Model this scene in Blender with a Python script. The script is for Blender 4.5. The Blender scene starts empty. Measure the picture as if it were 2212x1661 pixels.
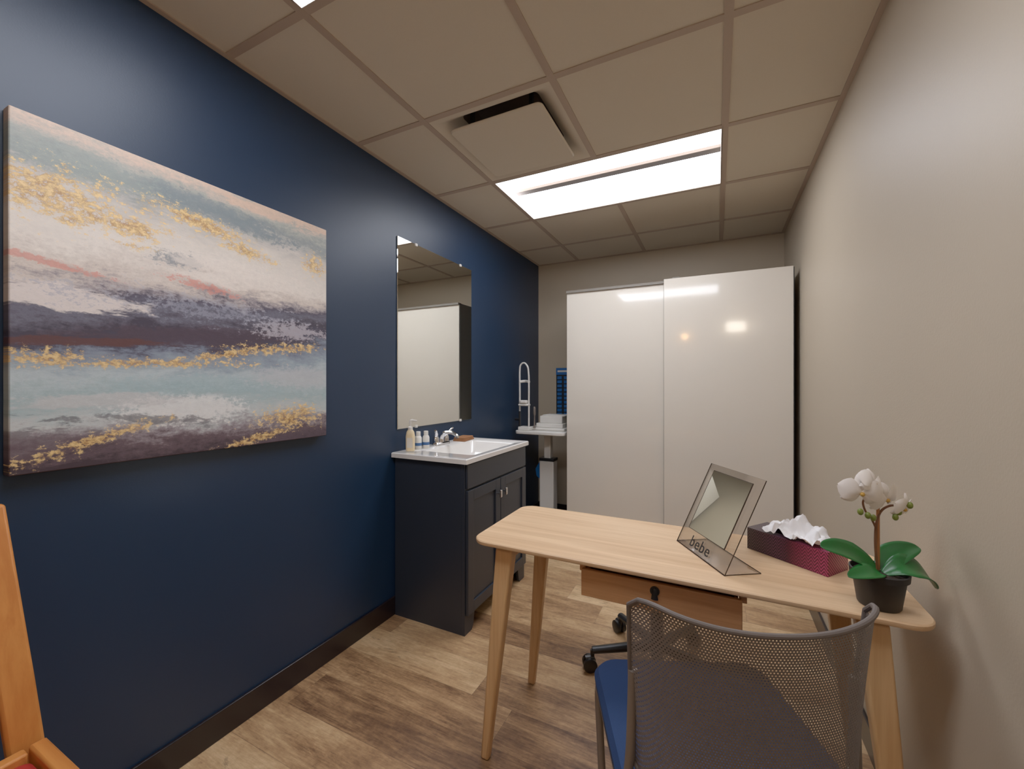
import bpy, bmesh, math, random
from mathutils import Vector, Matrix, noise
random.seed(3)
sc = bpy.context.scene
COL = sc.collection
sc.view_settings.view_transform = 'Standard'
sc.view_settings.exposure = 0.45
sc.view_settings.gamma = 1.2

# ------------------------------------------------------------------ node DSL
def lin(c):
    out = []
    for v in c[:3]:
        v = v/255.0
        out.append(v/12.92 if v <= 0.04045 else ((v+0.055)/1.055)**2.4)
    return (out[0], out[1], out[2], 1.0)

class E:
    def __init__(s, nt, k): s.nt = nt; s.k = k
    def __add__(s, o): return mth(s.nt, 'ADD', s, o)
    def __radd__(s, o): return mth(s.nt, 'ADD', o, s)
    def __sub__(s, o): return mth(s.nt, 'SUBTRACT', s, o)
    def __rsub__(s, o): return mth(s.nt, 'SUBTRACT', o, s)
    def __mul__(s, o): return mth(s.nt, 'MULTIPLY', s, o)
    def __rmul__(s, o): return mth(s.nt, 'MULTIPLY', o, s)
    def __truediv__(s, o): return mth(s.nt, 'DIVIDE', s, o)
    def f(s, op, *a): return mth(s.nt, op, s, *a)

def setin(nt, inp, v):
    if isinstance(v, E): nt.links.new(v.k, inp)
    elif isinstance(v, tuple) and inp.type == 'VECTOR': inp.default_value = v[:3]
    else: inp.default_value = v

def mth(nt, op, *a, clamp=False):
    n = nt.nodes.new('ShaderNodeMath'); n.operation = op; n.use_clamp = clamp
    for i, v in enumerate(a): setin(nt, n.inputs[i], v)
    return E(nt, n.outputs[0])

def sstep(x, a, b):
    nt = x.nt
    n = nt.nodes.new('ShaderNodeMapRange'); n.interpolation_type = 'SMOOTHSTEP'
    setin(nt, n.inputs[0], x); n.inputs[1].default_value = a; n.inputs[2].default_value = b
    n.inputs[3].default_value = 0; n.inputs[4].default_value = 1
    return E(nt, n.outputs[0])

def comb(nt, x, y, z=0.0):
    n = nt.nodes.new('ShaderNodeCombineXYZ')
    for i, v in enumerate((x, y, z)): setin(nt, n.inputs[i], v)
    return E(nt, n.outputs[0])

def nz(nt, vec, scale=5, detail=4, rough=0.5, dist=0.0):
    n = nt.nodes.new('ShaderNodeTexNoise')
    setin(nt, n.inputs['Vector'], vec)
    n.inputs['Scale'].default_value = scale; n.inputs['Detail'].default_value = detail
    n.inputs['Roughness'].default_value = rough; n.inputs['Distortion'].default_value = dist
    return E(nt, n.outputs[0])

def mixc(nt, fac, a, b):
    n = nt.nodes.new('ShaderNodeMix'); n.data_type = 'RGBA'
    setin(nt, n.inputs[0], fac); setin(nt, n.inputs[6], a); setin(nt, n.inputs[7], b)
    return E(nt, n.outputs[2])

def mulc(nt, col, fac):
    n = nt.nodes.new('ShaderNodeVectorMath'); n.operation = 'SCALE'
    setin(nt, n.inputs[0], col); setin(nt, n.inputs[3], fac)
    return E(nt, n.outputs[0])

def ramp(nt, fac, stops):
    n = nt.nodes.new('ShaderNodeValToRGB'); cr = n.color_ramp
    cr.elements.remove(cr.elements[1])
    cr.elements[0].position = stops[0][0]; cr.elements[0].color = lin(stops[0][1])
    for p, c in stops[1:]:
        e = cr.elements.new(p); e.color = lin(c)
    setin(nt, n.inputs[0], fac)
    return E(nt, n.outputs[0])

def objco(nt, which='Object'):
    n = nt.nodes.new('ShaderNodeTexCoord')
    v = E(nt, n.outputs[which])
    s = nt.nodes.new('ShaderNodeSeparateXYZ'); nt.links.new(v.k, s.inputs[0])
    return v, E(nt, s.outputs[0]), E(nt, s.outputs[1]), E(nt, s.outputs[2])

def newmat(name):
    m = bpy.data.materials.new(name); m.use_nodes = True
    nt = m.node_tree
    return m, nt, nt.nodes['Principled BSDF']

def bump(nt, b, h, strength=0.2, dist=0.002):
    n = nt.nodes.new('ShaderNodeBump'); n.inputs['Strength'].default_value = strength
    n.inputs['Distance'].default_value = dist
    setin(nt, n.inputs['Height'], h); nt.links.new(n.outputs[0], b.inputs['Normal'])

def pm(name, rgb, rough=0.5, metal=0.0, var=0.06, scale=12, bmp=0.0, bscale=300, coat=0.0, spec=0.5, bdist=0.001):
    m, nt, b = newmat(name)
    v, x, y, z = objco(nt)
    n = nz(nt, v, scale, 3)
    c = mulc(nt, lin(rgb), 1.0 - var + n*(2*var))
    nt.links.new(c.k, b.inputs['Base Color'])
    b.inputs['Roughness'].default_value = rough; b.inputs['Metallic'].default_value = metal
    b.inputs['Coat Weight'].default_value = coat; b.inputs['Coat Roughness'].default_value = 0.05
    b.inputs['Specular IOR Level'].default_value = spec
    if bmp > 0: bump(nt, b, nz(nt, v, bscale, 2), bmp, bdist)
    return m

def emat(name, rgb, strength):
    m, nt, b = newmat(name)
    b.inputs['Base Color'].default_value = (0.8, 0.8, 0.8, 1)
    b.inputs['Emission Color'].default_value = lin(rgb)
    b.inputs['Emission Strength'].default_value = strength
    return m

def wood(name, c1, c2, axis=0, rough=0.45, sc_=1.0):
    m, nt, b = newmat(name)
    v, x, y, z = objco(nt)
    cs = [x, y, z]
    k = [14*sc_, 14*sc_, 14*sc_]; k[axis] = 0.9*sc_
    p = comb(nt, cs[0]*k[0], cs[1]*k[1], cs[2]*k[2])
    n1 = nz(nt, p, 1.0, 5, 0.6, 1.2)
    k2 = [90*sc_]*3; k2[axis] = 2.5*sc_
    p2 = comb(nt, cs[0]*k2[0], cs[1]*k2[1], cs[2]*k2[2])
    n2 = nz(nt, p2, 1.0, 3, 0.6)
    f = sstep(n1*0.7+n2*0.3, 0.32, 0.68)
    c = mixc(nt, f, lin(c1), lin(c2))
    nt.links.new(c.k, b.inputs['Base Color'])
    b.inputs['Roughness'].default_value = rough
    bump(nt, b, n2, 0.08, 0.001)
    return m

# ------------------------------------------------------------------ geometry helpers
def finish(name, bm, mats, parent=None, loc=(0,0,0), rot=(0,0,0), bevel=0.0, seg=2, smooth=True, ang=35):
    bmesh.ops.recalc_face_normals(bm, faces=bm.faces[:])
    me = bpy.data.meshes.new(name); bm.to_mesh(me); bm.free()
    if not isinstance(mats, (list, tuple)): mats = [mats]
    for m in mats: me.materials.append(m)
    if smooth:
        me.polygons.foreach_set('use_smooth', [True]*len(me.polygons))
        me.set_sharp_from_angle(angle=math.radians(ang))
    ob = bpy.data.objects.new(name, me); COL.objects.link(ob)
    ob.location = loc; ob.rotation_euler = rot
    if parent: ob.parent = parent
    if bevel > 0:
        md = ob.modifiers.new('Bevel', 'BEVEL'); md.width = bevel; md.segments = seg
        md.limit_method = 'ANGLE'; md.angle_limit = math.radians(40)
    return ob

def addbox(bm, x0, x1, y0, y1, z0, z1, mi=0):
    vs = [bm.verts.new((x, y, z)) for z in (z0, z1) for y in (y0, y1) for x in (x0, x1)]
    for f in ((0,1,3,2), (4,6,7,5), (0,4,5,1), (2,3,7,6), (0,2,6,4), (1,5,7,3)):
        fc = bm.faces.new([vs[i] for i in f]); fc.material_index = mi
    return vs

def box(name, x0, x1, y0, y1, z0, z1, mat, parent=None, bevel=0.0, **k):
    bm = bmesh.new(); addbox(bm, x0, x1, y0, y1, z0, z1)
    return finish(name, bm, mat, parent, bevel=bevel, **k)

def bridge(bm, loops, mi=0, close=True):
    vl = [[bm.verts.new(p) for p in L] for L in loops]
    for a, b in zip(vl, vl[1:]):
        n = len(a)
        for i in range(n if close else n-1):
            j = (i+1) % n
            try:
                f = bm.faces.new((a[i], a[j], b[j], b[i])); f.material_index = mi
            except Exception: pass
    return vl

def rrect(cx, cy, w, h, r, z, k=6):
    pts = []
    for (sx, sy, a0) in ((1,1,0), (-1,1,90), (-1,-1,180), (1,-1,270)):
        for i in range(k+1):
            a = math.radians(a0 + 90*i/k)
            pts.append((cx+sx*(w/2-r)+r*math.cos(a), cy+sy*(h/2-r)+r*math.sin(a), z))
    return pts

def lathe_bm(bm, prof, n=32, c=(0,0,0), mi=0):
    loops = []
    for r, z in prof:
        loops.append([(c[0]+max(r,1e-4)*math.cos(2*math.pi*i/n), c[1]+max(r,1e-4)*math.sin(2*math.pi*i/n), c[2]+z) for i in range(n)])
    vl = bridge(bm, loops, mi)
    for L in (vl[0], vl[-1]):
        try:
            f = bm.faces.new(L); f.material_index = mi
        except Exception: pass

def lathe(name, prof, mat, parent=None, n=32, c=(0,0,0), **k):
    bm = bmesh.new(); lathe_bm(bm, prof, n, c)
    return finish(name, bm, mat, parent, **k)

def catmull(pts, m=6, closed=False):
    P = [Vector(p) for p in pts]; out = []
    n = len(P)
    rng = range(n if closed else n-1)
    for i in rng:
        if closed: p0, p1, p2, p3 = P[(i-1)%n], P[i], P[(i+1)%n], P[(i+2)%n]
        else: p0, p1, p2, p3 = P[max(i-1,0)], P[i], P[i+1], P[min(i+2,n-1)]
        for j in range(m):
            t = j/m
            out.append(0.5*((2*p1)+(p2-p0)*t+(2*p0-5*p1+4*p2-p3)*t*t+(3*p1-p0-3*p2+p3)*t**3))
    if not closed: out.append(P[-1])
    return out

def sweep_bm(bm, pts, r, n=12, closed=False, mi=0, flat=1.0):
    P = [Vector(p) for p in pts]; N = len(P)
    rs = list(r) if isinstance(r, (list, tuple)) else [r]*N
    while len(rs) < N: rs.append(rs[-1])
    T = []
    for i in range(N):
        if closed: t = P[(i+1)%N]-P[(i-1)%N]
        else: t = P[min(i+1,N-1)]-P[max(i-1,0)]
        T.append(t.normalized())
    up = Vector((0,0,1))
    if abs(T[0].dot(up)) > 0.9: up = Vector((0,1,0))
    nrm = (up - T[0]*up.dot(T[0])).normalized()
    loops = []
    for i in range(N):
        nrm = (nrm - T[i]*nrm.dot(T[i])).normalized()
        b = T[i].cross(nrm)
        loops.append([P[i]+(nrm*math.cos(2*math.pi*j/n)*flat+b*math.sin(2*math.pi*j/n))*rs[i] for j in range(n)])
    if closed: loops.append(loops[0])
    vl = bridge(bm, loops, mi)
    if not closed:
        for L in (vl[0], vl[-1]):
            f = bm.faces.new(L); f.material_index = mi
    else:
        bmesh.ops.remove_doubles(bm, verts=vl[0]+vl[-1], dist=1e-6)

def sweep(name, pts, r, mat, parent=None, n=12, closed=False, flat=1.0, **k):
    bm = bmesh.new(); sweep_bm(bm, pts, r, n, closed, 0, flat)
    return finish(name, bm, mat, parent, **k)

def taper_bm(bm, c0, s0, c1, s1, mi=0):
    L = []
    for c, s in ((c0, s0), (c1, s1)):
        L.append([(c[0]+sx*s[0]/2, c[1]+sy*s[1]/2, c[2]) for sx, sy in ((1,1),(-1,1),(-1,-1),(1,-1))])
    vl = bridge(bm, L, mi)
    bm.faces.new(vl[0]); bm.faces.new(vl[1])

def thing(name, loc, rotz, label, cat, group=None):
    e = bpy.data.objects.new(name, None); COL.objects.link(e)
    e.empty_display_size = 0.1
    e.location = loc; e.rotation_euler = (0, 0, rotz)
    return tag(e, label, cat, group)

def tag(o, label, cat, group=None):
    o['label'] = label; o['category'] = cat
    if group: o['group'] = group
    return o

def struct(o):
    o['kind'] = 'structure'; return o

# ------------------------------------------------------------------ dimensions
XL, XR, YB, YF, H = -1.59, 0.476, 3.83, -1.0, 2.44

# ------------------------------------------------------------------ materials
m_blue = pm('blue_paint', (18, 42, 68), 0.42, var=0.03, scale=3, bmp=0.15, bscale=220)
m_beige = pm('beige_paint', (186, 170, 146), 0.5, var=0.02, scale=3, bmp=0.35, bscale=160)
m_tile = pm('ceiling_tile', (206, 194, 174), 0.9, var=0.03, scale=260, bmp=0.2, bscale=500)
m_tee = pm('ceiling_grid', (172, 152, 134), 0.6, var=0.02)
m_bar = pm('troffer_bar', (104, 88, 74), 0.6, var=0.02)
m_throat = pm('vent_throat_shade', (84, 68, 56), 0.8)  # brown carries the shadow inside the diffuser recess
m_base = pm('baseboard_rubber', (28, 19, 22), 0.28, var=0.08, scale=4)
m_white = pm('white_gloss', (226, 217, 202), 0.12, var=0.01, coat=0.8)
m_wardside = pm('wardrobe_side', (120, 112, 100), 0.5, var=0.03)
m_dark = pm('dark_gap', (22, 20, 20), 0.7)  # wardrobe gap shadow as a colour; also the diffuser brackets
m_cab = pm('vanity_paint', (36, 42, 52), 0.38, var=0.04, scale=6)
m_cer = pm('white_ceramic', (232, 228, 222), 0.12, var=0.01, coat=0.4)
m_chrome = pm('chrome', (225, 225, 228), 0.08, 1.0, var=0.01)
m_black = pm('black_plastic', (18, 17, 19), 0.4, var=0.05)
m_whitep = pm('white_plastic', (222, 218, 210), 0.35, var=0.02)
m_tube = pm('grey_tube', (122, 112, 104), 0.35, 0.3, var=0.03)
m_ash = wood('ash_veneer', (230, 194, 152), (206, 164, 120), 0)
m_ashleg = wood('ash_leg', (218, 174, 122), (194, 146, 92), 2)
m_ashdr = wood('ash_drawer', (204, 148, 98), (176, 120, 72), 0)
m_orange = wood('pine', (216, 140, 66), (194, 114, 46), 2)
m_orangex = wood('pine_rail', (216, 140, 66), (194, 114, 46), 0)
m_red = pm('red_fabric', (176, 30, 18), 0.8, var=0.1, scale=60)
m_bluefab = pm('blue_fabric', (14, 48, 92), 0.85, var=0.15, scale=300, bmp=0.4, bscale=700)
m_leaf = pm('orchid_leaf', (18, 96, 34), 0.32, var=0.2, scale=25)
m_petal = pm('orchid_petal', (240, 232, 224), 0.55, var=0.04, scale=50)
m_lip = pm('orchid_lip', (196, 150, 60), 0.5, var=0.2, scale=80)
m_bud = pm('orchid_bud', (110, 122, 40), 0.45, var=0.2, scale=80)
m_stem = pm('orchid_stem', (110, 66, 36), 0.5, var=0.2, scale=60)
m_stick = pm('cane_stick', (170, 108, 62), 0.6, var=0.1, scale=60)
m_pot = pm('black_pot', (22, 18, 19), 0.5, var=0.05)
m_soil = pm('soil', (46, 32, 22), 0.95, var=0.4, scale=150, bmp=1.0, bscale=200, bdist=0.004)
m_tissue = pm('tissue_paper', (242, 240, 240), 0.8, var=0.02)
m_bluepl = pm('blue_plastic', (14, 92, 160), 0.4, var=0.1)
m_cream = pm('cream_lotion', (228, 206, 164), 0.3, var=0.03)
m_label = pm('label_blue', (60, 100, 150), 0.4, var=0.05)
m_towel = pm('brown_towel', (150, 98, 58), 0.9, var=0.15, scale=200, bmp=0.6, bscale=500)
m_edge = pm('acrylic_edge', (60, 44, 34), 0.2, var=0.1)
m_ink = pm('dark_ink', (30, 26, 26), 0.4)
m_lamp = emat('lamp_lens', (240, 244, 255), 6.8)
m_warm = emat('warm_bulb', (255, 190, 120), 14)
m_scon = emat('sconce_glass', (255, 244, 228), 9)

# mirror silver
m_mirror, nt, b = newmat('mirror_silver')
v, x, y, z = objco(nt)
c = mulc(nt, (0.88, 0.90, 0.87, 1), 0.99 + nz(nt, v, 3)*0.02)
nt.links.new(c.k, b.inputs['Base Color']); b.inputs['Metallic'].default_value = 1; b.inputs['Roughness'].default_value = 0.01

# clear acrylic
m_acr = bpy.data.materials.new('clear_acrylic'); m_acr.use_nodes = True
nt = m_acr.node_tree; nt.nodes.clear()
o = nt.nodes.new('ShaderNodeOutputMaterial'); tr = nt.nodes.new('ShaderNodeBsdfTransparent'); gl = nt.nodes.new('ShaderNodeBsdfGlossy')
mx = nt.nodes.new('ShaderNodeMixShader'); lw = nt.nodes.new('ShaderNodeLayerWeight'); lw.inputs[0].default_value = 0.2
tr.inputs[0].default_value = (0.96, 0.94, 0.92, 1); gl.inputs['Roughness'].default_value = 0.03
k = mth(nt, 'MULTIPLY', E(nt, lw.outputs['Fresnel']), 0.5)
nt.links.new(k.k, mx.inputs[0]); nt.links.new(tr.outputs[0], mx.inputs[1]); nt.links.new(gl.outputs[0], mx.inputs[2]); nt.links.new(mx.outputs[0], o.inputs[0])

# chair mesh fabric
m_mesh = bpy.data.materials.new('chair_mesh_fabric'); m_mesh.use_nodes = True
nt = m_mesh.node_tree; b = nt.nodes['Principled BSDF']; o = nt.nodes['Material Output']
v, x, y, z = objco(nt, 'UV')
row = (y*1.0).f('FLOOR')
xs = x + row*0.5
fx = xs.f('FRACT') - 0.5; fy = y.f('FRACT') - 0.5
d = (fx*fx + fy*fy*1.0).f('SQRT')
hole = mth(nt, 'LESS_THAN', d, 0.22)
b.inputs['Roughness'].default_value = 0.45
nn = nz(nt, v, 0.05, 2)
cc = mulc(nt, lin((112, 102, 96)), 0.9+nn*0.2)
nt.links.new(cc.k, b.inputs['Base Color'])
bump(nt, b, d, 0.5, 0.001)
tr = nt.nodes.new('ShaderNodeBsdfTransparent'); mx = nt.nodes.new('ShaderNodeMixShader')
nt.links.new(hole.k, mx.inputs[0]); nt.links.new(b.outputs[0], mx.inputs[1]); nt.links.new(tr.outputs[0], mx.inputs[2]); nt.links.new(mx.outputs[0], o.inputs[0])

# floor planks (run along X)
m_floor, nt, b = newmat('vinyl_plank')
v, x, y, z = objco(nt)
W, L = 0.18, 1.22
r = (y/W).f('FLOOR')
fy = (y/W).f('FRACT')
wn = nt.nodes.new('ShaderNodeTexWhiteNoise'); wn.noise_dimensions = '1D'; setin(nt, wn.inputs['W'], r+0.37)
xo = x/L + E(nt, wn.outputs[0])
pid = xo.f('FLOOR'); fx = xo.f('FRACT')
wn2 = nt.nodes.new('ShaderNodeTexWhiteNoise'); wn2.noise_dimensions = '2D'
setin(nt, wn2.inputs['Vector'], comb(nt, r, pid, 0.0)); rnd = E(nt, wn2.outputs[0])
g1 = nz(nt, comb(nt, x*2.6+rnd*17.0, y*13.0+rnd*31.0, 0.0), 1.0, 9, 0.72, 0.6)
g2 = nz(nt, comb(nt, x*12.0+rnd*9.0, y*120.0, 0.0), 1.0, 5, 0.75)
g3 = nz(nt, comb(nt, x*2.5+rnd*3.0, y*4.0+rnd*5.0, 0.0), 1.0, 5, 0.65)
g4 = nz(nt, comb(nt, x*60.0, y*40.0, 0.0), 1.0, 4, 0.7)
f = g1*0.44+g2*0.26+g3*0.20+g4*0.10+(rnd-0.5)*0.19
c = ramp(nt, f, [(0.33, (86, 56, 34)), (0.41, (130, 94, 62)), (0.48, (168, 128, 88)), (0.55, (196, 157, 112)), (0.65, (226, 192, 146))])
seam = mth(nt, 'MAXIMUM', mth(nt, 'LESS_THAN', fy, 0.010), mth(nt, 'LESS_THAN', fx, 0.0015))
c = mixc(nt, seam*0.45, c, lin((76, 50, 32)))
knot = sstep(nz(nt, comb(nt, x*5.0, y*20.0, 3.0), 1.3, 6, 0.7, 1.0), 0.58, 0.72)
c = mixc(nt, knot*0.65, c, lin((96, 64, 40)))
nt.links.new(c.k, b.inputs['Base Color']); b.inputs['Roughness'].default_value = 0.42
bump(nt, b, g2-seam, 0.25, 0.002)

# abstract painting
m_paint, nt, b = newmat('abstract_paint')
v, x, y, z = objco(nt)
U = y/0.922; V = z/0.911
n1 = nz(nt, comb(nt, U*1.8, V*5.5, 0.0), 1.3, 8, 0.6, 0.5)
n2 = nz(nt, comb(nt, U*7.0, V*20.0, 4.0), 1.3, 9, 0.72, 0.3)
n3 = nz(nt, comb(nt, U*48.0, V*62.0, 9.0), 1.0, 6, 0.75)
n5 = nz(nt, comb(nt, U*14.0, V*18.0, 33.0), 1.2, 9, 0.82)
midb = sstep((V-0.47).f('ABSOLUTE'), 0.22, 0.06)
Vd = V + (n1-0.5)*0.14 + (n2-0.5)*0.19 + (n3-0.5)*0.11 - (U-0.55)*0.12*midb
c = ramp(nt, Vd, [(0.0, (60, 46, 54)), (0.05, (98, 80, 86)), (0.085, (148, 138, 142)), (0.13, (194, 198, 196)),
    (0.20, (160, 180, 182)), (0.27, (182, 194, 196)), (0.32, (146, 160, 170)), (0.37, (118, 126, 142)), (0.405, (62, 58, 76)),
    (0.46, (58, 50, 64)), (0.51, (102, 100, 114)), (0.545, (72, 66, 82)), (0.575, (152, 142, 144)), (0.61, (206, 192, 180)),
    (0.68, (228, 218, 206)), (0.78, (216, 206, 194)), (0.84, (190, 184, 176)), (0.89, (136, 144, 143)), (0.94, (168, 169, 160)), (1.0, (214, 188, 168))])
def blob(u0, v0, ru, rv, slope=0.0, k=1.2, amt=1.6, nn=None):
    du = (U-u0)/ru; dv = (V-(U-u0)*slope-v0)/rv
    d = (du*du+dv*dv).f('SQRT')
    nn = nn or n2
    return sstep((1.0-d)*k + (nn-0.5)*amt*2.0, 0.1, 0.5)
def over(c, msk, rgb, a=1.0): return mixc(nt, msk*a, c, lin(rgb))
gn = n3*0.6+n2*0.4
gg = n3*0.55+n5*0.45
c = over(c, blob(0.10, 0.50, 0.26, 0.045), (224, 212, 204), 0.95)
c = over(c, blob(0.45, 0.42, 0.42, 0.05, 0.08), (70, 54, 66), 0.8)
c = over(c, blob(0.12, 0.375, 0.30, 0.018, 0.05), (92, 50, 40), 0.7)
c = over(c, blob(0.82, 0.49, 0.22, 0.05, 0.0, 0.8, 2.6, gn), (190, 182, 190), 0.7)
c = over(c, blob(0.45, 0.53, 0.5, 0.05, 0.0, 0.5, 2.6, gn), (152, 154, 168), 0.6)
c = over(c, blob(0.08, 0.595, 0.16, 0.016, -0.15, 0.9, 2.2, gn), (206, 116, 98), 0.65)
c = over(c, blob(0.47, 0.61, 0.17, 0.024, -0.12, 0.9, 2.4, gn), (206, 112, 96), 0.65)
c = over(c, blob(0.39, 0.685, 0.12, 0.04, 0.0, 0.8, 2.2, gn), (92, 106, 118), 0.7)
c = over(c, blob(0.62, 0.68, 0.34, 0.07), (230, 218, 206), 0.7)
c = over(c, blob(0.52, 0.90, 0.42, 0.055, -0.06, 0.9, 2.0, gg), (120, 132, 137), 0.8)
c = over(c, blob(0.12, 0.90, 0.28, 0.08, 0.0, 0.9, 2.0, gg), (144, 154, 148), 0.7)
c = over(c, blob(0.75, 0.98, 0.3, 0.03), (218, 186, 162), 0.8)
c = over(c, blob(0.42, 0.16, 0.26, 0.07, 0.0, 1.0, 1.8, gg), (228, 226, 222), 0.8)
c = over(c, blob(0.55, 0.25, 0.5, 0.05, 0.0, 1.0, 1.8, gg), (154, 178, 182), 0.6)
c = over(c, blob(0.85, 0.28, 0.3, 0.06, 0.0, 1.0, 1.8, gg), (188, 190, 192), 0.7)
c = over(c, blob(0.20, 0.20, 0.25, 0.03), (200, 198, 196), 0.7)
c = over(c, blob(0.30, 0.13, 0.25, 0.02, -0.1, 0.8, 2.2), (90, 84, 90), 0.7)
c = over(c, blob(0.05, 0.07, 0.25, 0.06), (90, 72, 80), 0.75)
c = over(c, blob(0.8, 0.0, 0.4, 0.07, 0.0, 1.0, 2.0, gg), (84, 68, 78), 0.75)
gold = mixc(nt, sstep(n3, 0.38, 0.62), lin((166, 112, 50)), lin((236, 202, 136)))
gm = blob(0.10, 0.79, 0.24, 0.085, 0.0, 0.7, 3.4, gg)
for a in ((0.47, 0.84, 0.18, 0.04, -0.12), (0.26, 0.76, 0.10, 0.05, 0.0), (0.93, 0.81, 0.07, 0.06, 0.0), (0.62, 0.79, 0.12, 0.035, -0.2),
          (0.30, 0.318, 0.36, 0.018, 0.04), (0.07, 0.325, 0.13, 0.025, 0.0), (0.78, 0.405, 0.22, 0.025, 0.10), (0.55, 0.365, 0.2, 0.018, 0.2),
          (0.82, 0.105, 0.17, 0.055, 0.0), (0.16, 0.075, 0.2, 0.026, 0.3), (0.68, 0.03, 0.2, 0.02, 0.2), (0.27, 0.70, 0.05, 0.015, 0.0)):
    gm = mth(nt, 'MAXIMUM', gm, blob(a[0], a[1], a[2], a[3], a[4], 0.75, 3.2, gg))
c = mixc(nt, gm*0.9, c, gold)
c = mulc(nt, c, 0.76+n3*0.40)
nt.links.new(c.k, b.inputs['Base Color']); b.inputs['Roughness'].default_value = 0.5
bump(nt, b, n2*0.7+n3*0.3, 0.4, 0.003)

# tissue box pattern
m_tbox, nt, b = newmat('tissue_box_print')
v, x, y, z = objco(nt)
tri = ((x*62.0).f('FRACT')-0.5).f('ABSOLUTE')*2.0
zz = ((z+y*1.0)*105.0 + tri*1.3).f('FRACT')
line = mth(nt, 'LESS_THAN', zz, 0.42)
gx = x/0.23+0.5
basec = ramp(nt, gx+(nz(nt, v, 40, 2)-0.5)*0.12, [(0.0, (30, 20, 28)), (0.3, (40, 24, 38)), (0.52, (46, 16, 34)), (0.62, (78, 12, 34)), (1.0, (100, 12, 46))])
linec = ramp(nt, gx, [(0.0, (88, 68, 74)), (0.4, (108, 58, 92)), (0.55, (90, 24, 54)), (1.0, (206, 76, 122))])
c = mixc(nt, line*0.8, basec, linec)
nt.links.new(c.k, b.inputs['Base Color']); b.inputs['Roughness'].default_value = 0.35

# ------------------------------------------------------------------ room shell
struct(box('wall_left', XL-0.1, XL, YF-0.1, YB+0.1, 0, H+0.2, m_blue))
struct(box('wall_right', XR, XR+0.1, YF-0.1, YB+0.1, 0, H+0.2, m_beige))
struct(box('wall_back', XL, XR, YB, YB+0.1, 0, H+0.2, m_beige))
struct(box('wall_front', XL, XR, YF-0.1, YF, 0, H+0.2, m_beige))
struct(box('floor', XL-0.1, XR+0.1, YF-0.1, YB+0.1, -0.1, 0, m_floor))
bt = 0.012
struct(box('baseboard_left', XL, XL+bt, YF, YB, 0, 0.1, m_base, bevel=0.003))
struct(box('baseboard_right', XR-bt, XR, YF, YB, 0, 0.1, m_base, bevel=0.003))
struct(box('baseboard_back', XL+bt, XR-bt, YB-bt, YB, 0, 0.1, m_base, bevel=0.003))
struct(box('baseboard_front', XL+bt, XR-bt, YF, YF+bt, 0, 0.1, m_base, bevel=0.003))
Xg = [XL, -1.18, -0.57, 0.037, XR]
Yg = [YF, -0.94, -0.33, 0.28, 0.89, 1.50, 2.130, 2.74, 3.35, YB]
bm = bmesh.new()
for i in range(4):
    for j in range(9):
        if i in (1, 2) and j in (3, 6): continue
        if i == 1 and j == 5: continue
        addbox(bm, Xg[i], Xg[i+1], Yg[j], Yg[j+1], H+0.004, H+0.02)
struct(finish('ceiling', bm, m_tile, smooth=False))
bm = bmesh.new(); tw = 0.014
for xx in (-1.18, 0.037): addbox(bm, xx-tw, xx+tw, YF, YB, H, H+0.012)
for a, b2 in ((YF, 0.28), (0.89, 2.130), (2.74, YB)): addbox(bm, -0.57-tw, -0.57+tw, a, b2, H+0.0003, H+0.012)
for yy in Yg[1:-1]: addbox(bm, XL, XR, yy-tw, yy+tw, H+0.0006, H+0.012)
struct(finish('trim_1', bm, m_tee, smooth=False))
bm = bmesh.new()
addbox(bm, XL, XL+0.02, YF, YB, H-0.001, H+0.012); addbox(bm, XR-0.02, XR, YF, YB, H-0.001, H+0.012)
addbox(bm, XL, XR, YB-0.02, YB, H-0.0015, H+0.012); addbox(bm, XL, XR, YF, YF+0.02, H-0.0015, H+0.012)
struct(finish('trim_2', bm, m_tee, smooth=False))

# ------------------------------------------------------------------ ceiling troffers
def troffer(yc):
    T = thing('ceiling_light', (-0.5715, yc, H), 0, 'recessed troffer light with sloped white lenses and beige bar', 'ceiling light', 'recessed ceiling lights')
    hx, hy = 0.597, 0.290
    bm = bmesh.new()
    addbox(bm, -hx-0.002, hx+0.002, -hy-0.002, hy+0.002, 0.095, 0.1)
    addbox(bm, -hx-0.002, -hx, -hy, hy, 0.0, 0.095); addbox(bm, hx, hx+0.002, -hy, hy, 0.0, 0.095)
    addbox(bm, -hx, hx, -hy-0.002, -hy, 0.0, 0.095); addbox(bm, -hx, hx, hy, hy+0.002, 0.0, 0.095)
    finish('housing', bm, m_whitep, T, smooth=False)
    for s in (-1, 1):
        bm = bmesh.new()
        x0, x1 = -hx+0.001, hx-0.001
        pr = [(hy-0.001, 0.004), (0.16, 0.045), (0.022, 0.072), (0.022, 0.078), (0.16, 0.051), (hy-0.001, 0.010)]
        loops = [[(xx, s*p[0], p[1]) for p in pr] for xx in (x0, x1)]
        vl = bridge(bm, loops); bm.faces.new(vl[0]); bm.faces.new(vl[1])
        finish('lens', bm, m_lamp, T, smooth=False)
    for s in (-1, 1):
        bm = bmesh.new()
        xa = s*(hx-0.004); xb = s*(hx-0.001)
        pr = [(-hy+0.003, 0.003), (hy-0.003, 0.003), (0.02, 0.074), (-0.02, 0.074)]
        vl = bridge(bm, [[(xx, p[0], p[1]) for p in pr] for xx in (xa, xb)]); bm.faces.new(vl[0]); bm.faces.new(vl[1])
        finish('end_cap', bm, m_lamp if s < 0 else m_whitep, T, smooth=False)  # left cap is no lamp; its lit look comes from the lens emission
    box('centre_bar', -hx+0.004, hx-0.004, -0.026, 0.026, 0.054, 0.074, m_bar, T, bevel=0.002)
    return T
troffer(2.4375)
troffer(0.585)

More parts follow.
